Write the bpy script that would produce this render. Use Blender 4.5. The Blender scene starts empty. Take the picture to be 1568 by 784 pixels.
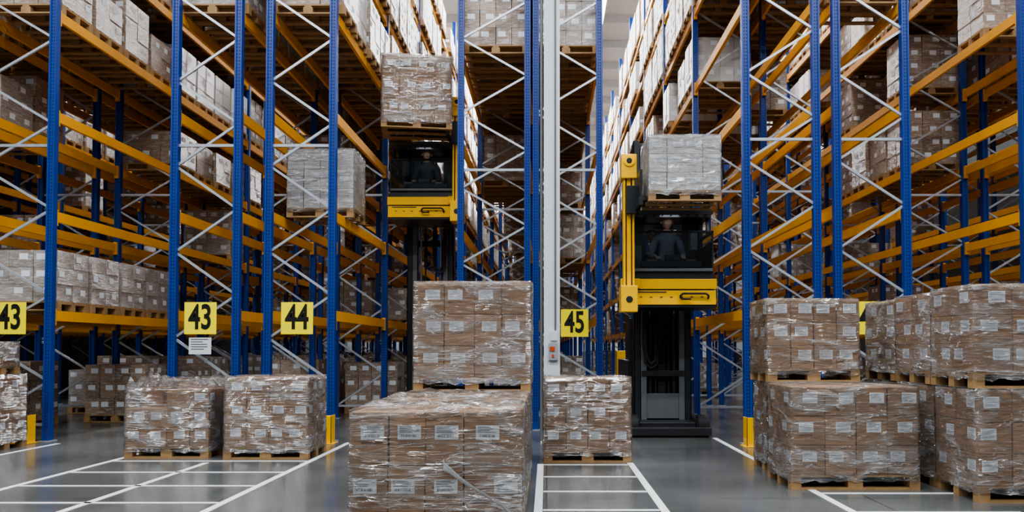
import bpy, math, random, bmesh
import numpy as np
from mathutils import Vector, Matrix, noise
random.seed(7)
S=bpy.context.scene
try:
    S.view_settings.view_transform='AgX'; S.view_settings.look='AgX - Medium High Contrast'
except Exception: pass
# ------------------------------------------------------------------ materials
def newmat(name):
    m=bpy.data.materials.new(name); m.use_nodes=True
    nt=m.node_tree; b=nt.nodes['Principled BSDF']; return m,nt,b
def lk(nt,a,b): nt.links.new(a,b)
def simple(name,col,rough=.5,metal=0.,noise_amt=.12,nscale=6,bump=0.,coat=0.,emis=None):
    m,nt,b=newmat(name)
    b.inputs['Roughness'].default_value=rough; b.inputs['Metallic'].default_value=metal
    b.inputs['Coat Weight'].default_value=coat
    tc=nt.nodes.new('ShaderNodeTexCoord'); n=nt.nodes.new('ShaderNodeTexNoise')
    n.inputs['Scale'].default_value=nscale; n.inputs['Detail'].default_value=4
    lk(nt,tc.outputs['Object'],n.inputs['Vector'])
    mx=nt.nodes.new('ShaderNodeMix'); mx.data_type='RGBA'
    mx.inputs[6].default_value=(*[c*(1-noise_amt) for c in col],1)
    mx.inputs[7].default_value=(*[min(1,c*(1+noise_amt)) for c in col],1)
    lk(nt,n.outputs['Fac'],mx.inputs[0]); lk(nt,mx.outputs[2],b.inputs['Base Color'])
    if bump:
        bp=nt.nodes.new('ShaderNodeBump'); bp.inputs['Strength'].default_value=bump
        lk(nt,n.outputs['Fac'],bp.inputs['Height']); lk(nt,bp.outputs['Normal'],b.inputs['Normal'])
    if emis:
        b.inputs['Emission Color'].default_value=(*emis[:3],1); b.inputs['Emission Strength'].default_value=emis[3]
    return m
M={}
M['blue']=simple('rack_blue_paint',(.008,.046,.26),.33,0,.15,3)
M['orange']=simple('rack_beam_yellow_orange_paint',(.84,.38,.012),.36,0,.14,2)
M['galv']=simple('galvanised_steel',(.50,.54,.60),.34,.55,.15,8)
M['hole']=simple('punched_hole_dark',(.002,.004,.02),.8)
M['yellow']=simple('truck_yellow_paint',(.92,.52,.003),.3,0,.06,3,coat=.3)
M['signyellow']=simple('sign_yellow',(1.0,.84,.0),.4,0,.03,3)
M['black']=simple('black_print',(.004,.004,.004),.5)
M['dark']=simple('truck_dark_grey',(.026,.028,.032),.4,.3,.2,5)
M['rub']=simple('black_rubber',(.010,.010,.011),.7)
M['steel']=simple('bright_steel',(.45,.46,.48),.25,.9)
M['greyplastic']=simple('cab_grey_plastic',(.11,.12,.13),.5)
M['white']=simple('white_paint',(.62,.65,.68),.5,0,.06,2)
M['label']=simple('label_paper',(.76,.80,.85),.5,0,.03,9)
M['ink']=simple('label_ink',(.05,.05,.06),.6)
M['inks']=simple('label_ink_faint',(.42,.44,.48),.6)
M['inkb']=simple('carton_print',(.10,.07,.05),.6)
M['skin']=simple('skin',(.38,.22,.16),.5,0,.05,20)
M['lips']=simple('lips',(.30,.12,.09),.5,0,.05,20)
M['hair']=simple('grey_blond_hair',(.24,.18,.11),.7,0,.3,60)
M['hairdark']=simple('dark_hair',(.03,.02,.015),.7,0,.3,60)
M['shirt']=simple('work_jacket_dark',(.05,.06,.08),.8,0,.2,12,bump=.1)
M['hivis']=simple('work_jacket_grey_blue',(.10,.12,.16),.8,0,.2,12,bump=.1)
M['trouser']=simple('work_trousers',(.02,.025,.04),.85,0,.2,12)
M['redsw']=simple('red_switch',(.5,.06,.01),.5)
M['bunch']=simple('bunched_stretch_film',(.50,.50,.50),.25,0,.3,30,bump=.4)
def carton(name,c1,c2,film,rough=.42):
    m,nt,b=newmat(name)
    g=nt.nodes.new('ShaderNodeNewGeometry'); tc=nt.nodes.new('ShaderNodeTexCoord')
    mx=nt.nodes.new('ShaderNodeMix'); mx.data_type='RGBA'
    mx.inputs[6].default_value=(*c1,1); mx.inputs[7].default_value=(*c2,1)
    lk(nt,g.outputs['Random Per Island'],mx.inputs[0])
    if film==0:
        lk(nt,mx.outputs[2],b.inputs['Base Color']); b.inputs['Roughness'].default_value=rough; return m
    mp=nt.nodes.new('ShaderNodeMapping'); mp.inputs['Scale'].default_value=(3.,3.,14); mp.inputs['Rotation'].default_value=(.25,.2,0)
    lk(nt,tc.outputs['Object'],mp.inputs['Vector'])
    n=nt.nodes.new('ShaderNodeTexNoise'); n.inputs['Scale'].default_value=2.6; n.inputs['Detail'].default_value=5; n.inputs['Distortion'].default_value=1.2
    lk(nt,mp.outputs[0],n.inputs['Vector'])
    cr=nt.nodes.new('ShaderNodeValToRGB'); cr.color_ramp.elements[0].position=.48; cr.color_ramp.elements[1].position=.68
    cr.color_ramp.elements[0].color=(0,0,0,1); cr.color_ramp.elements[1].color=(film,)*3+(1,)
    lk(nt,n.outputs['Fac'],cr.inputs[0])
    m2=nt.nodes.new('ShaderNodeMix'); m2.data_type='RGBA'; m2.inputs[7].default_value=(.58,.58,.58,1)  # pale streaks in base colour: milky film plus its painted highlights
    lk(nt,cr.outputs[0],m2.inputs[0]); lk(nt,mx.outputs[2],m2.inputs[6]); lk(nt,m2.outputs[2],b.inputs['Base Color'])
    b.inputs['Roughness'].default_value=rough
    b.inputs['Coat Weight'].default_value=.8; b.inputs['Coat Roughness'].default_value=.14
    bp=nt.nodes.new('ShaderNodeBump'); bp.inputs['Strength'].default_value=.9; bp.inputs['Distance'].default_value=.03
    lk(nt,n.outputs['Fac'],bp.inputs['Height']); lk(nt,bp.outputs['Normal'],b.inputs['Coat Normal'])
    return m
M['carton']=carton('carton_cardboard',(.27,.152,.078),(.385,.232,.130),0,.6)
M['cartonw']=carton('wrapped_carton_cardboard',(.21,.135,.085),(.35,.245,.17),.65)
M['cartongrey']=carton('wrapped_grey_carton',(.25,.20,.165),(.38,.33,.29),.8)
M['cartonlite']=carton('wrapped_light_carton',(.52,.50,.48),(.68,.67,.66),.8)
M['wood']=simple('pallet_pine_wood',(.33,.20,.09),.75,0,.4,9,bump=.1)
def film():
    m,nt,b=newmat('stretch_film')
    tc=nt.nodes.new('ShaderNodeTexCoord')
    def nz(scale,rot,s,dist):
        mp=nt.nodes.new('ShaderNodeMapping'); mp.inputs['Scale'].default_value=scale; mp.inputs['Rotation'].default_value=rot
        lk(nt,tc.outputs['Object'],mp.inputs['Vector'])
        n=nt.nodes.new('ShaderNodeTexNoise'); n.inputs['Scale'].default_value=s; n.inputs['Detail'].default_value=3; n.inputs['Distortion'].default_value=dist
        lk(nt,mp.outputs[0],n.inputs['Vector']); return n
    def math_(op,a,bv):
        k=nt.nodes.new('ShaderNodeMath'); k.operation=op
        if hasattr(a,'links'): lk(nt,a,k.inputs[0])
        else: k.inputs[0].default_value=a
        if hasattr(bv,'links'): lk(nt,bv,k.inputs[1])
        else: k.inputs[1].default_value=bv
        return k.outputs[0]
    def ridge(n,width):
        r=math_('ABSOLUTE',math_('SUBTRACT',n.outputs['Fac'],.5),0)
        mr=nt.nodes.new('ShaderNodeMapRange'); mr.inputs[1].default_value=0; mr.inputs[2].default_value=width; mr.inputs[3].default_value=1; mr.inputs[4].default_value=0
        lk(nt,r,mr.inputs[0]); return mr.outputs[0]
    r1=ridge(nz((1.0,1.0,8),(.18,.38,0),1.7,.6),.024)
    r2=ridge(nz((1.2,1.2,6),(-.3,-.6,.2),1.9,.4),.018)
    r3=ridge(nz((.6,.6,14),(0.02,.03,0),1.8,.2),.032)
    big=nz((1.2,1.2,3),(.2,.35,0),1.5,1.0)
    bm_=nt.nodes.new('ShaderNodeMapRange'); bm_.inputs[1].default_value=.47; bm_.inputs[2].default_value=.66; lk(nt,big.outputs['Fac'],bm_.inputs[0])
    rs=math_('MAXIMUM',math_('MAXIMUM',r1,r2),math_('MULTIPLY',r3,.7))
    rm=math_('MULTIPLY',rs,math_('ADD',math_('MULTIPLY',bm_.outputs[0],.62),.17))  # whitish wrinkle streaks: film highlights painted in through the mix factor
    fac=math_('ADD',rm,math_('ADD',math_('MULTIPLY',bm_.outputs[0],.20),.045))
    bp=nt.nodes.new('ShaderNodeBump'); bp.inputs['Strength'].default_value=1.; bp.inputs['Distance'].default_value=.03
    lk(nt,math_('ADD',math_('MULTIPLY',rs,.6),math_('MULTIPLY',big.outputs['Fac'],4.)),bp.inputs['Height'])
    b.inputs['Base Color'].default_value=(.70,.71,.73,1); b.inputs['Roughness'].default_value=.16; b.inputs['Specular IOR Level'].default_value=1.0
    lk(nt,bp.outputs['Normal'],b.inputs['Normal'])
    tr=nt.nodes.new('ShaderNodeBsdfTransparent'); ms=nt.nodes.new('ShaderNodeMixShader')
    lk(nt,fac,ms.inputs[0]); lk(nt,tr.outputs[0],ms.inputs[1]); lk(nt,b.outputs[0],ms.inputs[2])
    gl=nt.nodes.new('ShaderNodeBsdfGlossy'); gl.inputs['Roughness'].default_value=.12; lk(nt,bp.outputs['Normal'],gl.inputs['Normal'])
    lw=nt.nodes.new('ShaderNodeLayerWeight'); lw.inputs[0].default_value=.34; lk(nt,bp.outputs['Normal'],lw.inputs['Normal'])
    f2=math_('MULTIPLY',lw.outputs['Fresnel'],.75)
    m2=nt.nodes.new('ShaderNodeMixShader'); lk(nt,f2,m2.inputs[0]); lk(nt,ms.outputs[0],m2.inputs[1]); lk(nt,gl.outputs[0],m2.inputs[2])
    lk(nt,m2.outputs[0],nt.nodes['Material Output'].inputs[0])
    return m
M['film']=film()
def glass():
    m,nt,b=newmat('cab_window_glass')
    tr=nt.nodes.new('ShaderNodeBsdfTransparent'); tr.inputs[0].default_value=(.45,.50,.52,1)
    gl=nt.nodes.new('ShaderNodeBsdfGlossy'); gl.inputs['Roughness'].default_value=.03
    lw=nt.nodes.new('ShaderNodeLayerWeight'); lw.inputs[0].default_value=.4
    ms=nt.nodes.new('ShaderNodeMixShader'); lk(nt,lw.outputs['Fresnel'],ms.inputs[0]); lk(nt,tr.outputs[0],ms.inputs[1]); lk(nt,gl.outputs[0],ms.inputs[2])
    lk(nt,ms.outputs[0],nt.nodes['Material Output'].inputs[0]); return m
M['glass']=glass()
def floor_mat():
    m,nt,b=newmat('polished_concrete')
    tc=nt.nodes.new('ShaderNodeTexCoord')
    n=nt.nodes.new('ShaderNodeTexNoise'); n.inputs['Scale'].default_value=.6; n.inputs['Detail'].default_value=8
    n2=nt.nodes.new('ShaderNodeTexNoise'); n2.inputs['Scale'].default_value=40; n2.inputs['Detail'].default_value=4
    lk(nt,tc.outputs['Object'],n.inputs['Vector']); lk(nt,tc.outputs['Object'],n2.inputs['Vector'])
    ad=nt.nodes.new('ShaderNodeMath'); ad.operation='ADD'; lk(nt,n.outputs['Fac'],ad.inputs[0])
    mu=nt.nodes.new('ShaderNodeMath'); mu.operation='MULTIPLY'; mu.inputs[1].default_value=.35; lk(nt,n2.outputs['Fac'],mu.inputs[0]); lk(nt,mu.outputs[0],ad.inputs[1])
    cr=nt.nodes.new('ShaderNodeValToRGB'); cr.color_ramp.elements[0].position=.45; cr.color_ramp.elements[0].color=(.055,.060,.062,1)
    cr.color_ramp.elements[1].position=.9; cr.color_ramp.elements[1].color=(.135,.140,.140,1)
    lk(nt,ad.outputs[0],cr.inputs[0])
    br=nt.nodes.new('ShaderNodeTexBrick'); br.offset=0; br.inputs['Scale'].default_value=1; br.inputs['Mortar Size'].default_value=.006
    br.inputs['Brick Width'].default_value=2.9; br.inputs['Row Height'].default_value=3.6; br.inputs['Color1'].default_value=(1,1,1,1); br.inputs['Color2'].default_value=(1,1,1,1); br.inputs['Mortar'].default_value=(.3,.3,.3,1)
    lk(nt,tc.outputs['Object'],br.inputs['Vector'])
    mj=nt.nodes.new('ShaderNodeMix'); mj.data_type='RGBA'; mj.blend_type='MULTIPLY'; mj.inputs[0].default_value=1
    lk(nt,cr.outputs[0],mj.inputs[6]); lk(nt,br.outputs['Color'],mj.inputs[7]); lk(nt,mj.outputs[2],b.inputs['Base Color'])
    mr=nt.nodes.new('ShaderNodeMapRange'); mr.inputs[3].default_value=.10; mr.inputs[4].default_value=.30
    lk(nt,n.outputs['Fac'],mr.inputs[0]); lk(nt,mr.outputs[0],b.inputs['Roughness'])
    return m
M['floor']=floor_mat()
M['line']=simple('white_floor_marking',(.66,.68,.70),.5,0,.2,15)
M['ceil']=simple('ceiling_panel',(.60,.62,.63),.7,0,.05,2)
M['wall']=simple('wall_panel',(.22,.23,.24),.7,0,.05,1)
M['wallb']=simple('wall_panel_brightened',(.7,.72,.74),.7,0,.05,1)  # paler than the side walls: far-end brightness put into the colour
M['lamp']=simple('lamp_diffuser',(1,1,1),.5,emis=(.97,.98,1,10))
# ------------------------------------------------------------------ mesh builder
class MB:
    def __init__(s): s.v=[];s.f=[];s.m=[];s.ml=[]
    def mi(s,k):
        if k not in s.ml: s.ml.append(k)
        return s.ml.index(k)
    def box(s,x0,x1,y0,y1,z0,z1,k,T=None):
        if x0>x1:x0,x1=x1,x0
        if y0>y1:y0,y1=y1,y0
        if z0>z1:z0,z1=z1,z0
        i=len(s.v); P=[(x0,y0,z0),(x1,y0,z0),(x1,y1,z0),(x0,y1,z0),(x0,y0,z1),(x1,y0,z1),(x1,y1,z1),(x0,y1,z1)]
        if T: P=[tuple(T@Vector(p)) for p in P]
        s.v+=P; k=s.mi(k)
        for f in((0,3,2,1),(4,5,6,7),(0,1,5,4),(1,2,6,5),(2,3,7,6),(3,0,4,7)):
            s.f.append(tuple(i+a for a in f)); s.m.append(k)
    def quad(s,a,b,c,d,k):
        i=len(s.v); s.v+=[a,b,c,d]; s.f.append((i,i+1,i+2,i+3)); s.m.append(s.mi(k))
    def bar(s,p,q,w,h,k):
        p=Vector(p);q=Vector(q);d=q-p;L=d.length;R=d.to_track_quat('X','Z').to_matrix().to_4x4()
        s.box(0,L,-w/2,w/2,-h/2,h/2,k,T=Matrix.Translation(p)@R)
    def cyl(s,p,q,r,k,n=20,r2=None):
        r2=r if r2 is None else r2
        p=Vector(p);q=Vector(q);R=(q-p).to_track_quat('Z','Y').to_matrix();i=len(s.v);km=s.mi(k)
        for c,rr in((p,r),(q,r2)):
            for a in range(n):
                t=2*math.pi*a/n; s.v.append(tuple(c+R@Vector((rr*math.cos(t),rr*math.sin(t),0))))
        for a in range(n):
            b=(a+1)%n; s.f.append((i+a,i+b,i+n+b,i+n+a)); s.m.append(km)
        s.f.append(tuple(i+a for a in range(n))[::-1]); s.m.append(km)
        s.f.append(tuple(i+n+a for a in range(n))); s.m.append(km)
    def tube(s,pts,r,k,n=8):
        for a,b in zip(pts[:-1],pts[1:]): s.cyl(a,b,r,k,n)
    def obj(s,name,parent=None,bevel=0,loc=(0,0,0)):
        me=bpy.data.meshes.new(name); me.from_pydata(s.v,[],s.f); me.polygons.foreach_set('material_index',s.m)
        for k in s.ml: me.materials.append(M[k])
        me.update(); o=bpy.data.objects.new(name,me); S.collection.objects.link(o); o.location=loc
        if parent: o.parent=parent
        if bevel:
            b=o.modifiers.new('bevel','BEVEL'); b.width=bevel; b.segments=2; b.limit_method='ANGLE'
        return o
def empty(name,loc=(0,0,0),rz=0):
    e=bpy.data.objects.new(name,None); e.location=loc; e.rotation_euler=(0,0,rz); e.empty_display_size=.2; S.collection.objects.link(e); return e
# ------------------------------------------------------------------ shell
X0,X1,Y0,Y1,HC=-18,18,-10,72,13.6
f=MB(); f.box(X0,X1,Y0,Y1,-.2,0,'floor'); f.obj('floor')
w=MB(); w.box(X0-.3,X0,Y0,Y1,-.2,HC,'wall'); w.obj('wall_left')
w=MB(); w.box(X1,X1+.3,Y0,Y1,-.2,HC,'wall'); w.obj('wall_right')
w=MB(); w.box(X0-.3,X1+.3,Y1,Y1+.3,-.2,HC,'wallb')
w.obj('wall_back')
c=MB(); c.box(X0-.3,X1+.3,Y0,Y1+.3,HC,HC+.2,'ceil')
y=Y0+.5
while y<Y1:
    c.box(X0,X1,y,y+.14,HC-.32,HC,'ceil'); y+=2.4
for xx in (-9,0.1,9.2): c.box(xx-.1,xx+.1,Y0,Y1,HC-.6,HC-.32,'ceil')
c.obj('ceiling')
# floor markings
l=MB(); z0,z1=.0005,.004
def LX(x,ya,yb,w=.07): l.box(x-w/2,x+w/2,ya,yb,z0,z1,'line')
def LY(y,xa,xb,w=.055): l.box(xa,xb,y-w/2,y+w/2,z0,z1,'line')
LX(2.52,1,12.0); LX(-2.82,1,11.4); LX(.98,1,9.4); LX(-.07,1,9.3); LX(-5.2,1,11.3); LX(-6.9,1,11.3); LX(-4.0,1,9.4)
for i in range(9):
    yy=9.55-.855*i
    LY(yy,-5.16,-2.86)
    LY(9.4-.86*i-.15,-.03,.94)
    LY(8.3-.86*i,2.56,3.9)
l.obj('floor_marking_lines')
# ------------------------------------------------------------------ racks
LV=[1.9,3.36,4.84,6.34,7.8,9.26,10.7]
BL=3.78; UH=12.4
def rack(xa,xb,ys,nb):
    r=MB()
    for i in range(nb+1):
        y=ys+i*BL
        for sx,x in((1,xa),(-1,xb)):
            a=x-.052;b=x+.052
            r.box(a,b,y-.04,y+.05,0.01,UH,'blue'); r.box(a,a+.022,y-.055,y-.04,0.01,UH,'blue'); r.box(b-.022,b,y-.055,y-.04,0.01,UH,'blue')
            r.box(x-.09,x+.09,y-.09,y+.09,0,.012,'galv')
            if i<2:
                z=.15
                while z<8.4:
                    for dx in(-.016,.016):
                        r.quad((x+dx-.006,y-.0415,z),(x+dx+.006,y-.0415,z),(x+dx+.006,y-.0415,z+.022),(x+dx-.006,y-.0415,z+.022),'hole')
                    z+=.05
        z=.25; side=0; st=.60
        while z<UH-.7:
            p=(xa+.03,y+.01,z) if side==0 else (xb-.03,y+.01,z)
            q=(xb-.03,y+.01,z+st) if side==0 else (xa+.03,y+.01,z+st)
            r.bar(p,q,.03,.034,'galv'); z+=st+.03; side=1-side
        for zz in(.22,4.3,UH-.3): r.box(xa+.03,xb-.03,y-.01,y+.03,zz,zz+.04,'galv')
    for i in range(nb):
        ya=ys+i*BL+.05; yb=ya+BL-.1
        for zl in LV:
            for x,sg in((xa,1),(xb,-1)):
                r.box(x-.025,x+.025,ya,yb,zl-.15,zl,'orange')
                r.box(x-.032,x+.032,ya,ya+.06,zl-.21,zl+.03,'orange'); r.box(x-.032,x+.032,yb-.06,yb,zl-.21,zl+.03,'orange')
    return r.obj('pallet_rack')
YF=11.6
rows={'Z':(-16.0,-15.0,YF,10),'Y':(-12.8,-11.75,YF,12),'A':(-9.8,-8.75,YF,14),'B':(-8.31,-7.24,YF,14),'C':(-5.44,-4.52,YF,14),'D':(-4.06,-3.13,YF,14),
 'E':(-1.43,-.32,13.2,14),'F':(-.18,.88,13.2,14),'G':(2.83,3.83,11.25,14),'H':(4.12,5.1,11.25,14),'I':(7.0,8.1,YF,14),'J':(8.5,9.55,YF,14),'K':(11.5,12.55,YF,12),'L':(12.95,14.0,YF,10)}
for k,v in rows.items(): rack(*v)
# ------------------------------------------------------------------ pallet loads
def pallet_geo(b,w,d,full=True):
    xs=[-w/2+.05,0,w/2-.05]
    if full:
        n=6
        for i in range(n):
            yy=-d/2+.05+i*(d-.1)/(n-1); b.box(-w/2,w/2,yy-.05,yy+.05,.122,.144,'wood')
        for x in xs: b.box(x-.05,x+.05,-d/2,d/2,.1,.122,'wood')
        for y in(-d/2+.05,0,d/2-.05):
            b.box(-w/2,w/2,y-.05,y+.05,0,.022,'wood')
            for x in xs: b.box(x-.07 if x==0 else x-.05,x+.07 if x==0 else x+.05,y-.05,y+.05,.022,.1,'wood')
    else:
        for i in range(3):
            yy=-d/2+.1+i*(d-.2)/2; b.box(-w/2,w/2,yy-.1,yy+.1,.11,.144,'wood')
        for x in xs: b.box(x-.05,x+.05,-d/2,d/2,0,.11,'wood')
def cartons_geo(b,w,d,h,rows,cols,dc,mat,jit=.004,z=.144,lab=None,labs='simple',ls=(.15,.10),skip=0):
    tot=sum(cols); rh=(h-z)/rows
    lab=lab or b
    INK='ink' if ls[0]>.155 else 'inks'
    for r in range(rows):
        x=-w/2
        for ci,c in enumerate(cols):
            cw=w*c/tot
            for k in range(dc):
                if skip and r==rows-1 and random.random()<skip: continue
                ya=-d/2+k*d/dc; j=lambda: random.uniform(-jit,jit)
                jx,jy=j(),j()
                b.box(x+.003+jx,x+cw-.003+jx,ya+.003+jy,ya+d/dc-.003+jy,z+r*rh+.001,z+(r+1)*rh-.002,mat)
                zc=z+(r+.62)*rh
                def L(cx,face):
                    lw,lh=ls; e=.0015
                    def Q(u0,u1,v0,v1,k,o):
                        if face=='f': yy=ya+.003+jy-o; lab.quad((cx+u0,yy,v0),(cx+u1,yy,v0),(cx+u1,yy,v1),(cx+u0,yy,v1),k)
                        elif face=='l': xx=x+.003+jx-o; lab.quad((xx,cx+u1,v0),(xx,cx+u0,v0),(xx,cx+u0,v1),(xx,cx+u1,v1),k)
                        else: xx=x+cw-.003+jx+o; lab.quad((xx,cx+u0,v0),(xx,cx+u1,v0),(xx,cx+u1,v1),(xx,cx+u0,v1),k)
                    Q(-lw/2,lw/2,zc-lh/2,zc+lh/2,'label',e)
                    if labs=='full':
                        for t in range(4):
                            Q(-lw*.42,lw*random.uniform(.1,.42),zc+lh*(.36-t*.12),zc+lh*(.40-t*.12),INK,e*2)
                        for t in range(14):
                            u=-lw*.36+t*lw*.05; Q(u,u+lw*random.choice((.014,.02,.03)),zc-lh*.34,zc-lh*.14,INK,e*2)
                        if random.random()<.7:
                            for t in range(10):
                                u=-lw*.45+t*lw*.09; Q(u,u+lw*.06,zc-lh*.80,zc-lh*.68,'inkb',e)
                off=random.choice((-1,1))*max(0,(cw/2-ls[0]/2-.02))*random.uniform(.2,1)
                if k==0 and random.random()<.92: L(x+cw/2+off,'f')
                dd=d/dc; offy=random.choice((-1,1))*max(0,dd/2-ls[0]/2-.02)*random.uniform(.2,1)
                if ci==0 and random.random()<.8: L(ya+dd/2+offy,'l')
                if ci==len(cols)-1 and random.random()<.8: L(ya+dd/2+offy,'r')
            x+=cw
def film_geo(w,d,h,z0,bulge=.0,seed=0):
    me=MB(); nx,ny,nz=22,16,18; e=.012; idx={}
    hx,hy=w/2+e,d/2+e
    def P(x,y,z):
        key=(round(x,4),round(y,4),round(z,4))
        if key in idx: return idx[key]
        n=noise.noise_vector(Vector((x*5+seed,y*5,z*7)))
        n2=noise.noise(Vector((x*12+seed,y*12,z*16)))
        px,py,pz=x,y,z
        ox=1 if abs(abs(x)-hx)<1e-4 else 0; oy=1 if abs(abs(y)-hy)<1e-4 else 0; oz=1 if abs(z-h-e)<1e-4 else 0
        if ox: px+=math.copysign(.004+.014*max(0,n.x)+.010*max(0,n2),x)-(math.copysign(.014,x) if oy else 0)
        if oy: py+=math.copysign(.004+.014*max(0,n.y)+.010*max(0,n2),y)-(math.copysign(.014,y) if ox else 0)
        if oz: pz+=.003+.012*max(0,n.z)+bulge*max(0,n2+.3+n.z)*(0 if (ox or oy) else 1)
        if z<=z0+1e-4: pz+=.03*n2
        idx[key]=len(me.v); me.v.append((px,py,pz)); return idx[key]
    def grid(f,a,b):
        for i in range(a):
            for j in range(b):
                me.f.append((P(*f(i/a,j/b)),P(*f((i+1)/a,j/b)),P(*f((i+1)/a,(j+1)/b)),P(*f(i/a,(j+1)/b)))); me.m.append(me.mi('film'))
    H=h+e
    grid(lambda u,v:(-hx+2*hx*u,-hy,z0+(H-z0)*v),nx,nz)
    grid(lambda u,v:(hx-2*hx*u,hy,z0+(H-z0)*v),nx,nz)
    grid(lambda u,v:(-hx,hy-2*hy*u,z0+(H-z0)*v),ny,nz)
    grid(lambda u,v:(hx,-hy+2*hy*u,z0+(H-z0)*v),ny,nz)
    grid(lambda u,v:(-hx+2*hx*u,-hy+2*hy*v,H),nx,ny)
    return me
SD=[0]
def load(xa,xb,ya,yb,z0,top,rows,cols,dc=2,mat='carton',rz=0,bulge=0,ls=(.15,.10),skip=0,filmz=.08):
    SD[0]+=1
    w,d,h=xb-xa,yb-ya,top-z0
    e=empty('wrapped_carton_pallet',((xa+xb)/2,(ya+yb)/2,z0),rz)
    b=MB(); pallet_geo(b,w+.01,d+.005); b.obj('wooden_pallet',e)
    b=MB(); lb=MB(); cartons_geo(b,w,d,h,rows,cols,dc,mat,lab=lb,labs='full',ls=ls,skip=skip)
    b.obj('cartons',e,bevel=.005); lb.obj('labels',e)
    fo=film_geo(w,d,h,filmz,bulge,SD[0]*3.7).obj('stretch_film',e)
    for p in fo.data.polygons: p.use_smooth=True
    off=Vector((SD[0]*1.31,SD[0]*.77,SD[0]*.53))
    for v in fo.data.vertices: v.co+=off
    fo.location=-off
    return e
C4=[1,1,1,1]; C3=[1,1,1]
fc=[.27,.26,.27,.4]
e0=None
for i,y in enumerate((5.62,6.46,7.30)):
    e=load(-1.38+random.uniform(-.01,.01),-.18,y,y+.80,0,.90,2,fc,2,ls=(.165,.10),bulge=.03)
    if e0 is None: e0=e
load(-1.38,-.18,8.14,8.95,0,.885,2,fc,2)
load(-1.36,-.17,8.34-.18,8.34+.64,.905,2.02,3,[.3,.3,.27,.28],2,ls=(.15,.10))
load(-.03,.99,9.42,10.22,0.0,.99,3,C4,2,ls=(.13,.09),rz=.01)
load(-3.92,-2.90,9.70,10.50,0,.99,3,[.3,.3,.22,.3],2,ls=(.13,.09))
load(-5.16,-4.14,9.78,10.58,0,.84,3,[.3,.25,.3,.25],2,ls=(.13,.09),bulge=.16,skip=.2)
load(-5.2,-4.5,10.62,11.3,0,.93,3,C3,2,ls=(.12,.09))
load(-8.25,-7.19,10.25,11.05,0,.98,3,C4,2,ls=(.12,.09))
load(-8.2,-7.24,10.3,10.95,1.0,1.42,1,C3,2,ls=(.12,.08))
load(2.33,3.55,7.62,8.42,0,.98,3,[.33,.3,.3,.3],2,ls=(.14,.1))
load(2.42,3.50,8.52,9.32,0,.97,3,C4,2,ls=(.14,.1))
load(2.38,3.36,8.56,9.30,.985,1.87,3,C4,2,ls=(.14,.1))
for i,y in enumerate((6.98,7.80,8.62)):
    load(3.77+.01*i,4.97,y,y+.77,0,.98,3,[.3,.3,.3,.3],2,ls=(.14,.1))
    load(3.75+.01*i,4.95,y+.02,y+.79,.995,1.90-.02*i,3,[.35,.25,.3,.3],2,ls=(.15,.1))
load(5.1,6.3,7.3,8.1,0,1.0,3,C4,2)
load(5.1,6.3,7.3,8.1,1.015,1.9,3,C4,2)
# loose film tail on front load (child of it)
t=MB(); o0=Vector(e0.location)
pts=[(-.72,5.585,.54),(-.68,5.575,.51),(-.60,5.572,.44),(-.50,5.568,.37),(-.40,5.565,.31),(-.30,5.565,.25),(-.22,5.57,.17)]
pts=[Vector(p)-o0 for p in pts]; wd=[.045,.030,.018,.012,.009,.010,.016]
for k in range(len(pts)-1):
    a,b=pts[k],pts[k+1]
    for dz in(0,.014):
        t.quad((a.x,a.y-dz*.4,a.z-wd[k]+dz),(b.x,b.y-dz*.4,b.z-wd[k+1]+dz),(b.x,b.y-.010,b.z+wd[k+1]*.2+dz),(a.x,a.y-.010,a.z+wd[k]*.2+dz),'bunch')
t.obj('loose_film_tail',e0)
load(-4.00,-2.98,12.2,13.0,LV[1]+.002,LV[1]+1.05,3,C4,2,mat='cartonlite',ls=(.13,.09))

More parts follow.
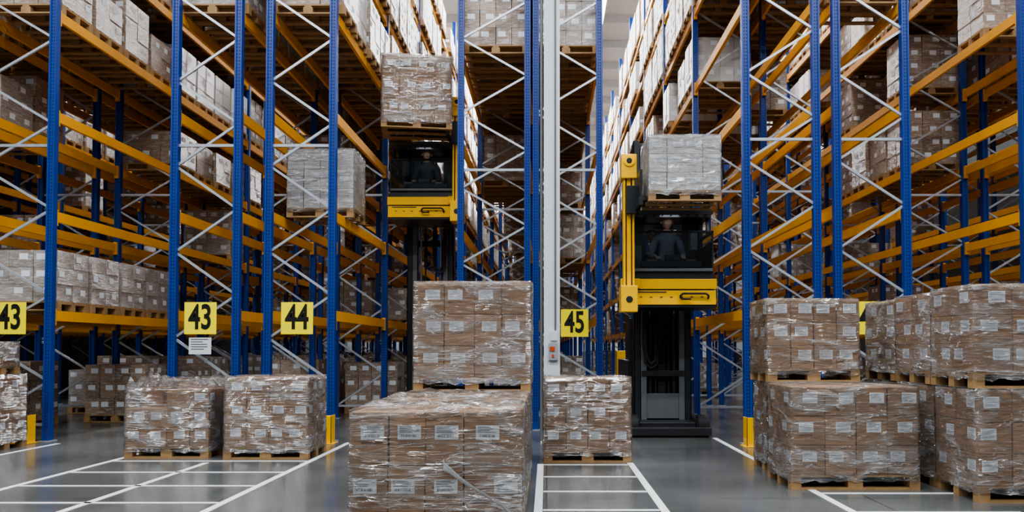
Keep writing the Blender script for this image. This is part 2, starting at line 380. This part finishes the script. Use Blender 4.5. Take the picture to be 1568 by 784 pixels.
# ---- rack stock (bulk, one mesh per row)
GM=['wood','label','carton','cartonw','cartonlite','cartongrey']
def variant(w,h,rows,cols,mat,full):
    b=MB(); pallet_geo(b,w,.8,full); cartons_geo(b,w-.02,.80,h,rows,cols,2 if full else 1,mat,jit=.005,ls=(.13,.09))
    V=np.array(b.v,dtype=np.float32);F=np.array(b.f,dtype=np.int32)
    mm=np.array([GM.index(b.ml[i]) for i in b.m],dtype=np.int32)
    return V,F,mm
VN=[[variant(1.1,h,r,c,m,full) for h,r,c,m in((1.05,3,C4,'cartonw'),(1.18,4,C3,'cartonw'),(.9,3,C3,'cartongrey'),(1.12,3,[1,1.2,1],'cartonw'),(1.15,4,C4,'cartongrey'),(1.0,3,C4,'cartonlite'),(.78,2,C3,'cartonw'))] for full in(True,False)]
def stock(row,prob):
    xa,xb,ys,nb=rows[row]; cx=(xa+xb)/2; Vs=[];Fs=[];Ms=[];off=0
    lv=[0.0]+LV
    for i in range(nb):
        for li,zl in enumerate(lv):
            vv=random.choice((0,0,1,2,3,4,5,6))
            for s in range(4):
                if i==0 and row=='D' and li==2: continue
                if random.random()>prob(i,li,s): continue
                V,F,mm=VN[0 if i<3 else 1][(vv if vv!=5 or li>3 else 0) if random.random()<.6 else random.randrange(5)]
                y=ys+i*BL+.09+.45+s*.90
                yy=y+random.uniform(-.02,.02)
                Vs.append(V+np.array((cx+random.uniform(-.03,.03),yy,zl+.003),dtype=np.float32)); Fs.append(F+off); Ms.append(mm); off+=len(V)
    if not Vs: return
    V=np.concatenate(Vs);F=np.concatenate(Fs);mm=np.concatenate(Ms)
    me=bpy.data.meshes.new('stored_pallet_loads'); me.vertices.add(len(V)); me.vertices.foreach_set('co',V.ravel())
    me.loops.add(F.size); me.loops.foreach_set('vertex_index',F.ravel()); me.polygons.add(len(F))
    me.polygons.foreach_set('loop_start',np.arange(0,F.size,4,dtype=np.int32)); me.polygons.foreach_set('loop_total',np.full(len(F),4,dtype=np.int32))
    for k in GM: me.materials.append(M[k])
    me.polygons.foreach_set('material_index',mm); me.polygons.foreach_set('use_smooth',np.zeros(len(F),dtype=bool))
    me.update(calc_edges=True); me.validate(); me.shade_flat()
    o=bpy.data.objects.new('stored_pallet_loads',me); S.collection.objects.link(o)
def pr_left(near,low=.10):
    def p(i,li,s):
        if li>=4: return .95
        if (i,li) in near: return near[(i,li)]
        if i==0: return 0
        if i<4: return {0:.35,1:low,2:low,3:low*2}[li]
        return {0:.4,1:low*2,2:low*2,3:low*3}[li]
    return p
stock('B',pr_left({(0,1):1,(0,0):.4,(0,2):0,(0,3):0,(1,3):.8,(1,2):.5,(1,0):.6,(1,1):0}))
stock('A',pr_left({(0,3):.8,(0,0):.5,(1,2):0}))
stock('C',pr_left({(1,3):.3,(0,0):0,(1,2):0,(1,1):0}))
stock('D',pr_left({(0,0):0,(1,2):0,(1,3):.0,(1,1):0}))
stock('E',pr_left({(0,0):.0,(0,3):0,(1,3):.5,(1,2):.0}))
stock('F',pr_left({(0,0):0,(0,1):0,(1,3):.3}))
def pr_right(i,li,s):
    if li>=6: return .9
    if li==5: return .75
    if li==4: return .5 if i>0 else .3
    if i<2: return 0
    return .05 if i<6 else .15
stock('G',pr_right); stock('H',pr_right)
stock('I',lambda i,li,s: (.75 if li>=5 else .35) if li>=4 else (.7 if (i==1 and li==3) else (0 if i<2 else .06)))
stock('J',lambda i,li,s: .6 if li>=4 else (0 if i<2 else .06))
stock('Y',lambda i,li,s: .85 if li>=4 else .12); stock('Z',lambda i,li,s: .7 if li>=4 else .12)
stock('K',lambda i,li,s: .7 if li>4 else .1)
# ------------------------------------------------------------------ signs
def sign(txt,cx,y,z,sz):
    e=empty('aisle_number_sign',(cx,y,z))
    b=MB(); b.box(-sz/2,sz/2,-.004,.004,-sz/2,sz/2,'signyellow'); b.box(-.02,.02,.004,.05,-sz/2,sz/2,'galv'); b.obj('plate',e)
    cu=bpy.data.curves.new('number','FONT'); cu.body=txt; cu.size=sz*1.08; cu.align_x='CENTER'; cu.align_y='CENTER'; cu.offset=.011; cu.extrude=.001
    o=bpy.data.objects.new('number',cu); o.data.materials.append(M['black']); o.rotation_euler=(math.pi/2,0,0); o.scale=(.68,1.0,1); o.location=(0,-.006,0); o.parent=e; S.collection.objects.link(o)
sign('43',-7.72,11.45,1.78,.46); sign('43',-4.98,11.45,1.78,.46); sign('44',-3.59,11.45,1.78,.46)
sign('45',.46,13.05,1.76,.45); sign('46',4.53,11.1,1.77,.46); sign('45',3.33,11.1,1.77,.45); sign('44',-.87,13.05,1.76,.45)
b=MB(); b.box(-.16,.16,-.004,.004,-.12,.12,'white')
for t in range(5): b.box(-.13,random.uniform(.02,.13),-.006,-.004,.09-t*.035,.10-t*.035,'ink')
b.obj('info_placard',loc=(-4.98,11.45,1.38))
for x,yy in((-7.42,11.35),(-3.13,11.35),(2.83,11.0),(.88,12.9),(-1.43,12.9),(5.1,11.0)):
    b=MB(); b.box(-.10,.10,-.10,-.085,0,.4,'yellow'); b.box(-.10,-.085,-.10,.1,0,.4,'yellow'); b.box(.085,.10,-.10,.1,0,.4,'yellow'); b.box(-.14,.14,-.14,.12,0,.01,'yellow')
    b.obj('rack_upright_protector',bevel=.004,loc=(x,yy,0))
# building column
b=MB(); b.box(-.115,.115,-.10,-.085,0,HC,'white'); b.box(-.115,.115,.085,.10,0,HC,'white'); b.box(-.006,.006,-.085,.085,0,HC,'white'); b.box(-.16,.16,-.16,.16,0,.02,'white')
b.cyl((-.15,-.06,0),(-.15,-.06,HC),.022,'greyplastic'); b.cyl((.05,-.12,1.6),(.05,-.12,HC),.012,'greyplastic')
b.box(-.05,.09,-.15,-.10,1.18,1.42,'galv'); b.box(-.03,.04,-.165,-.15,1.31,1.37,'redsw'); b.box(-.02,.08,-.14,-.10,1.46,1.6,'white'); b.box(0,.03,-.165,-.15,1.22,1.26,'redsw')
b.obj('building_column',loc=(.075,11.5,0))
# ------------------------------------------------------------------ turret trucks
def operator(parent,loc,hair,shirt):
    e=parent
    V=[(0,0,0),(0,.02,.15),(0,.02,.33),(0,.0,.46),(0,-.01,.54),(0,-.02,.60),
       (-.10,.0,.44),(-.19,.0,.42),(-.25,-.06,.17),(-.20,-.30,.12),
       (.10,.0,.44),(.19,.0,.42),(.25,-.06,.17),(.20,-.30,.12),
       (-.10,-.06,-.01),(-.14,-.42,.02),(-.14,-.44,-.36),(-.14,-.56,-.41),
       (.10,-.06,-.01),(.14,-.42,.02),(.14,-.44,-.36),(.14,-.56,-.41)]
    E=[(0,1),(1,2),(2,3),(3,4),(4,5),(3,6),(6,7),(7,8),(8,9),(3,10),(10,11),(11,12),(12,13),(0,14),(14,15),(15,16),(16,17),(0,18),(18,19),(19,20),(20,21)]
    R=[.15,.135,.155,.11,.062,.058,.09,.072,.050,.032,.09,.072,.050,.032,.10,.072,.05,.045,.10,.072,.05,.045]
    me=bpy.data.meshes.new('t'); me.from_pydata(V,E,[]); o=bpy.data.objects.new('t',me); S.collection.objects.link(o)
    o.modifiers.new('s','SKIN'); sl=me.skin_vertices[0].data
    for i,r in enumerate(R): sl[i].radius=(r,r*.8 if i<4 else r)
    sl[0].use_root=True
    sb=o.modifiers.new('u','SUBSURF'); sb.levels=2; sb.render_levels=2
    dg=bpy.context.evaluated_depsgraph_get(); m2=bpy.data.meshes.new_from_object(o.evaluated_get(dg)); bpy.data.objects.remove(o)
    for k in(shirt,'trouser','skin','rub'): m2.materials.append(M[k])
    for p in m2.polygons:
        c=p.center; p.use_smooth=True
        if c.z>.53: p.material_index=2
        elif c.z<-.33: p.material_index=3
        elif c.z<.08 and c.y<-.02 and abs(c.x)<.24: p.material_index=1
        elif c.z<.02: p.material_index=1
        else: p.material_index=0
    body=bpy.data.objects.new('body',m2); body.location=loc; body.parent=e; S.collection.objects.link(body)
    bm=bmesh.new(); bmesh.ops.create_uvsphere(bm,u_segments=40,v_segments=30,radius=1)
    for v in bm.verts:
        x,y,z=v.co
        f=1-.28*max(0,-z)**1.3
        X=x*.080*f; Yy=y*.098*(1-.12*max(0,-z)); Z=z*.118
        if y<0:
            Yy-= .022*math.exp(-((x/.16)**2)-(((z+.12)/.20)**2))
            Yy-= .006*math.exp(-((x/.35)**2)-(((z+.50)/.10)**2))
            Yy-= .010*math.exp(-((x/.35)**2)-(((z+.80)/.18)**2))
            Yy+= .010*math.exp(-(((abs(x)-.38)/.16)**2)-(((z-.05)/.12)**2))
            Yy-= .005*math.exp(-((x/.6)**2)-(((z-.25)/.10)**2))
        v.co=(X,Yy,Z)
    hm=bpy.data.meshes.new('head'); bm.to_mesh(hm); bm.free()
    hm.materials.append(M['skin']); hm.materials.append(M[hair]); hm.materials.append(M['lips'])
    for p in hm.polygons:
        p.use_smooth=True; c=p.center
        if abs(c.x)<.022 and -.064<c.z<-.056 and c.y<0: p.material_index=2
    ho=bpy.data.objects.new('head',hm); hl=Vector(loc)+Vector((0,-.035,.69)); ho.location=hl; ho.rotation_euler=(.22,0,.15); ho.parent=e; S.collection.objects.link(ho)
    bm=bmesh.new(); bmesh.ops.create_uvsphere(bm,u_segments=40,v_segments=30,radius=1)
    dl=[v for v in bm.verts if (v.co.z< .36+.25*abs(v.co.x) and v.co.y<-.25) or v.co.z<-.5 or (v.co.z<.0 and v.co.y<.05)]
    bmesh.ops.delete(bm,geom=dl,context='VERTS')
    for v in bm.verts:
        n=noise.noise(v.co*9)*.006
        v.co=(v.co.x*(.090+n),v.co.y*(.108+n)+.002,v.co.z*(.130+n))
    m3=bpy.data.meshes.new('hair'); bm.to_mesh(m3); bm.free(); m3.materials.append(M[hair])
    for p in m3.polygons: p.use_smooth=True
    hh=bpy.data.objects.new('hair',m3); hh.parent=ho; S.collection.objects.link(hh)
    fb=MB()
    for sx in(-1,1):
        fb.cyl((sx*.029,-.082,.006),(sx*.029,-.090,.006),.010,'white',12); fb.cyl((sx*.029,-.090,.006),(sx*.029,-.092,.006),.005,'black',10)
        fb.bar((sx*.014,-.099,.028),(sx*.044,-.090,.030),.006,.005,hair)
        fb.cyl((sx*.078,.004,-.004),(sx*.090,.012,.0),.022,'skin',12,.027)
    fb.obj('eyes_ears',ho,bevel=.001)
    for sx in(-1,1):
        base=Vector((sx*.20,-.30,.12))
        HV=[base,base+Vector((-sx*.005,-.045,-.004)),base+Vector((-sx*.008,-.085,-.008))];HE=[(0,1),(1,2)];HR=[(.027,.02),(.036,.016),(.038,.014)]
        for k,(dx,ln) in enumerate(((-.028,.066),(-.010,.076),(.009,.072),(.027,.056))):
            i=len(HV); b0=base+Vector((dx-sx*.008,-.088,-.008))
            HV+=[b0,b0+Vector((0,-ln*.5,-.004)),b0+Vector((0,-ln*.78,-.026)),b0+Vector((0,-ln*.8,-.045))]
            HE+=[(2,i),(i,i+1),(i+1,i+2),(i+2,i+3)];HR+=[(.010,.010),(.009,.009),(.008,.008),(.007,.007)]
        i=len(HV); b0=base+Vector((-sx*.030,-.04,-.006)); HV+=[b0,b0+Vector((-sx*.022,-.03,-.012)),b0+Vector((-sx*.026,-.055,-.028))]; HE+=[(1,i),(i,i+1),(i+1,i+2)]; HR+=[(.013,.012),(.010,.010),(.009,.009)]
        me=bpy.data.meshes.new('t'); me.from_pydata([tuple(v) for v in HV],HE,[]); o=bpy.data.objects.new('t',me); S.collection.objects.link(o)
        o.modifiers.new('s','SKIN')
        for i,r in enumerate(HR): me.skin_vertices[0].data[i].radius=r
        me.skin_vertices[0].data[0].use_root=True
        sb=o.modifiers.new('u','SUBSURF'); sb.levels=1
        dg=bpy.context.evaluated_depsgraph_get(); m2=bpy.data.meshes.new_from_object(o.evaluated_get(dg)); bpy.data.objects.remove(o)
        m2.materials.append(M['skin'])
        for p in m2.polygons: p.use_smooth=True
        h=bpy.data.objects.new('hand',m2); h.location=loc; h.parent=e; S.collection.objects.link(h)

def truck(X,Y,P,s,hair,shirt):
    T=empty('turret_forklift',(X,Y,0))
    b=MB()
    b.box(-.52,.52,1.5,3.7,.09,1.15,'dark'); b.box(-.50,.50,1.5,2.1,1.15,1.85,'dark'); b.box(-.40,.40,1.48,1.5,.25,1.6,'rub')
    b.box(-.62,.62,.28,.50,.03,.15,'dark'); b.box(-.62,-.44,.5,1.6,.05,.26,'dark'); b.box(.44,.62,.5,1.6,.05,.26,'dark'); b.box(-.44,.44,.6,1.5,.05,.20,'dark')
    b.box(-.54,.54,3.3,3.8,.3,1.3,'yellow')
    for sx in(-1,1):
        b.cyl((sx*.46,.62,.16),(sx*.63,.62,.16),.16,'rub',28); b.cyl((sx*.625,.62,.16),(sx*.64,.62,.16),.08,'steel',20); b.cyl((sx*.38,3.2,.2),(sx*.5,3.2,.2),.2,'rub',28)
    b.obj('chassis',T,bevel=.012)
    b=MB(); top=4.72; it=max(4.6,P+1.75)
    for sx in(-1,1):
        b.box(sx*.46,sx*.445,1.10,1.32,.12,top,'dark'); b.box(sx*.46,sx*.36,1.10,1.125,.12,top,'dark'); b.box(sx*.46,sx*.36,1.295,1.32,.12,top,'dark')
        b.box(sx*.35,sx*.335,1.10,1.30,.2,it,'dark'); b.box(sx*.35,sx*.26,1.08,1.10,.2,it,'greyplastic'); b.box(sx*.35,sx*.27,1.28,1.30,.2,it,'dark')
        b.cyl((sx*.20,1.2,.2),(sx*.20,1.2,min(it,P+.5)),.022,'steel',14); b.cyl((sx*.20,1.2,.2),(sx*.20,1.2,1.9),.045,'dark',14)
        b.box(sx*.12,sx*.09,1.16,1.19,.3,it,'rub')
    for zz in(.35,1.35,2.3,3.4,top-.12): b.box(-.46,.46,1.30,1.36,zz,zz+.12,'dark')
    for zz in(.9,it-.1): b.box(-.34,.34,1.06,1.10,zz,zz+.09,'dark')
    b.box(-.33,.33,1.32,1.36,.2,2.0,'dark'); b.box(-.27,.27,1.1,1.14,.22,.62,'greyplastic')
    b.box(-.06,.06,1.2,1.25,.2,1.9,'rub')
    b.tube([(s*.27,1.02,P-.02),(s*.28,1.0,P-.5),(s*.25,1.0,P-.78),(s*.2,1.0,P-.86),(s*.13,1.0,P-.8),(s*.11,1.03,P-.5),(s*.11,1.1,P+.05)],.022,'rub',10)
    b.tube([(s*.31,1.02,P-.02),(s*.33,1.0,P-.5),(s*.29,1.0,P-.84),(s*.2,1.0,P-.93),(s*.1,1.0,P-.86),(s*.07,1.03,P-.5),(s*.07,1.1,P+.05)],.018,'rub',10)
    b.obj('mast',T,bevel=.003)
    b=MB()
    b.box(-.62,.64,0,1.0,P,P+.05,'dark'); b.box(-.63,.63,-.02,1.0,P+.04,P+.25,'yellow'); b.box(-.61,.61,0,.98,P+.25,P+.27,'rub'); b.box(-.64,.64,-.03,1.0,P+.27,P+.42,'yellow')
    b.box(-.55,-.1,-.032,-.02,P+.22,P+.235,'ink')
    for i in range(7): b.box(-.5+i*.15,-.46+i*.15,-.034,-.02,P+.15,P+.16,'ink')
    hx=s*-.05
    b.tube([(hx+.05,-.03,P+.17),(hx+.05,-.07,P+.17),(hx+.08,-.08,P+.20),(hx+.42,-.08,P+.20),(hx+.46,-.08,P+.17),(hx+.46,-.03,P+.13)],.016,'rub',8)
    b.tube([(hx+.05,-.03,P+.15),(hx+.07,-.08,P+.12),(hx+.2,-.08,P+.12)],.014,'rub',8)
    b.box(-.60,.60,-.01,.06,P+.42,P+.58,'dark'); b.box(-.58,.58,-.06,.0,P+.53,P+.57,'greyplastic')
    b.obj('platform',T,bevel=.01)
    b=MB(); ct=P+1.42
    for sx in(-1,1):
        b.box(sx*.60,sx*.575,.0,.04,P+.42,P+1.13,'dark')
        b.box(sx*.62,sx*.56,.90,.98,P+.42,ct,'dark'); b.box(sx*.61,sx*.58,.05,.95,P+.42,P+.98,'dark'); b.bar((sx*.59,.02,P+1.12),(sx*.59,.93,P+1.12),.035,.04,'dark')
        b.bar((sx*.585,.30,P+1.10),(sx*.585,.42,ct),.045,.045,'dark')
    b.box(-.60,.60,.0,.04,P+1.11,P+1.14,'dark'); b.box(-.62,.62,.25,1.0,ct-.04,ct+.03,'dark')
    for i in range(9): b.box(-.52+i*.13,-.50+i*.13,.06,.25,ct-.02,ct+.02,'dark')
    b.box(-.6,.6,.05,.07,ct-.03,ct+.03,'dark')
    b.box(-.60,.60,.96,1.02,P+.42,P+.9,'dark'); b.box(-.60,-.3,.97,1.01,P+.9,ct,'dark'); b.box(.3,.60,.97,1.01,P+.9,ct,'dark'); b.box(-.3,.3,.97,1.0,P+1.3,ct,'greyplastic')
    b.box(-.58,.58,.06,.96,P+.05,P+.43,'dark')
    b.box(-.45,.45,.12,.30,P+.62,P+.70,'greyplastic'); b.box(-.10,.14,.14,.18,P+.70,P+.80,'rub'); b.box(-.085,.125,.138,.141,P+.72,P+.79,'greyplastic')
    for sx in(-1,1):
        b.cyl((sx*.22,.26,P+.70),(sx*.22,.25,P+.78),.022,'rub',12); b.box(sx*.36,sx*.22,.14,.24,P+.70,P+.73,'steel')
    b.box(-.24,.24,.52,.92,P+.43,P+.60,'rub'); b.box(-.22,.22,.84,.94,P+.58,P+1.12,'rub')
    b.box(-s*.44,-s*.34,.4,.6,P+.9,P+1.2,'greyplastic'); b.box(s*.5,s*.38,.7,.9,P+.6,P+1.0,'greyplastic')
    b.obj('cab',T,bevel=.006)
    g=MB(); g.quad((-.575,.02,P+.58),(.575,.02,P+.58),(.575,.02,P+1.11),(-.575,.02,P+1.11),'glass')
    g.obj('cab_window',T)
    b=MB()
    b.box(s*.60,s*.63,-.30,-.06,P-.05,P+2.05,'yellow'); b.box(s*.73,s*.76,-.30,-.06,P-.05,P+2.05,'yellow'); b.box(s*.60,s*.76,-.12,-.06,P-.05,P+2.05,'yellow')
    b.cyl((s*.68,-.2,P+.1),(s*.68,-.2,P+1.7),.02,'steel',12); b.box(s*.65,s*.71,-.28,-.25,P+.1,P+2.0,'yellow')
    b.box(s*.57,s*.79,-.34,-.04,P+1.85,P+2.2,'yellow'); b.cyl((s*.68,-.36,P+2.1),(s*.68,-.02,P+2.1),.085,'yellow',20); b.cyl((s*.68,-.37,P+2.1),(s*.68,-.34,P+2.1),.04,'rub',14)
    b.box(s*.56,s*.80,-.33,.04,P-.08,P+.30,'yellow'); b.box(s*.5,s*.78,-.10,.05,P+.28,P+.42,'yellow'); b.cyl((s*.68,-.34,P+.1),(s*.68,-.31,P+.1),.05,'dark',16)
    b.obj('auxiliary_mast',T,bevel=.008)
    b=MB(); zf=P+1.43
    b.box(s*.54,s*.60,-.85,-.1,zf-.06,zf+.04,'dark'); b.box(s*.54,s*.58,-.78,-.42,zf-.04,zf+.45,'dark')
    for yy in(-.84,-.46): b.box(-s*.50,s*.56,yy,yy+.11,zf,zf+.035,'rub')
    b.box(s*.55,s*.72,-.40,-.28,zf-.1,zf+.3,'dark')
    b.obj('fork_carriage',T,bevel=.004)
    O=empty('forklift_operator',(X,Y,0)); operator(O,(0.0,.62,P+.66),hair,shirt)
    L=bpy.data.lights.new('cab_fill_light','AREA'); L.size=.3; L.energy=1.4; L.color=(.85,.93,1); lo=bpy.data.objects.new('cab_fill_light',L); lo.location=(0,.14,P+1.36); lo.rotation_euler=(.45,0,0); lo.parent=T; S.collection.objects.link(lo)  # added fill lamp to make the operator visible, no fixture behind it
    return T
truck(1.87,11.75,1.95,-1,'hair','hivis')
truck(-2.32,14.75,3.74,1,'hairdark','shirt')
load(1.39,2.37,10.76,11.52,3.35,4.24,3,C4,2,mat='cartonlite',ls=(.13,.09))
load(-2.90,-1.70,13.60,14.4,5.14,6.40,3,C4,2,mat='carton',ls=(.13,.09),rz=.16)
# ------------------------------------------------------------------ lights
def strip(x,y,z,lx,ly,w,name='highbay_strip_light'):
    e=empty(name,(x,y,z))
    b=MB(); b.box(-lx/2-.04,lx/2+.04,-ly/2-.04,ly/2+.04,.03,.12,'white')
    b.obj('housing',e)
    b=MB(); b.quad((-lx/2,-ly/2,.029),(-lx/2,ly/2,.029),(lx/2,ly/2,.029),(lx/2,-ly/2,.029),'lamp'); b.obj('diffuser',e)
    L=bpy.data.lights.new(name,'AREA'); L.shape='RECTANGLE'; L.size=lx; L.size_y=ly; L.energy=w; L.color=(.95,.98,1)
    o=bpy.data.objects.new('lamp',L); o.parent=e; S.collection.objects.link(o)
for x in(-10.8,-6.34,-2.28,1.85,6.05,10.5): strip(x,40,12.9,.3,56,3300)
for y,wt in((9.2,1000),(3.5,2200),(-3,2200)): strip(-.5,y,12.6,26,.4,wt)
W=bpy.data.worlds.new('World'); S.world=W; W.use_nodes=True
W.node_tree.nodes['Background'].inputs[0].default_value=(.88,.94,1,1); W.node_tree.nodes['Background'].inputs[1].default_value=.17
# ------------------------------------------------------------------ camera
cd=bpy.data.cameras.new('cam'); cam=bpy.data.objects.new('camera',cd); S.collection.objects.link(cam); S.camera=cam
cd.sensor_width=36; cd.lens=28.0; pitch=math.radians(1.7)
cam.location=(0,0,1.35); cam.rotation_euler=(math.pi/2+pitch,0,0)
cd.shift_x=-.0338; cd.shift_y=(141-1220*math.tan(pitch))/1568; cd.clip_end=300
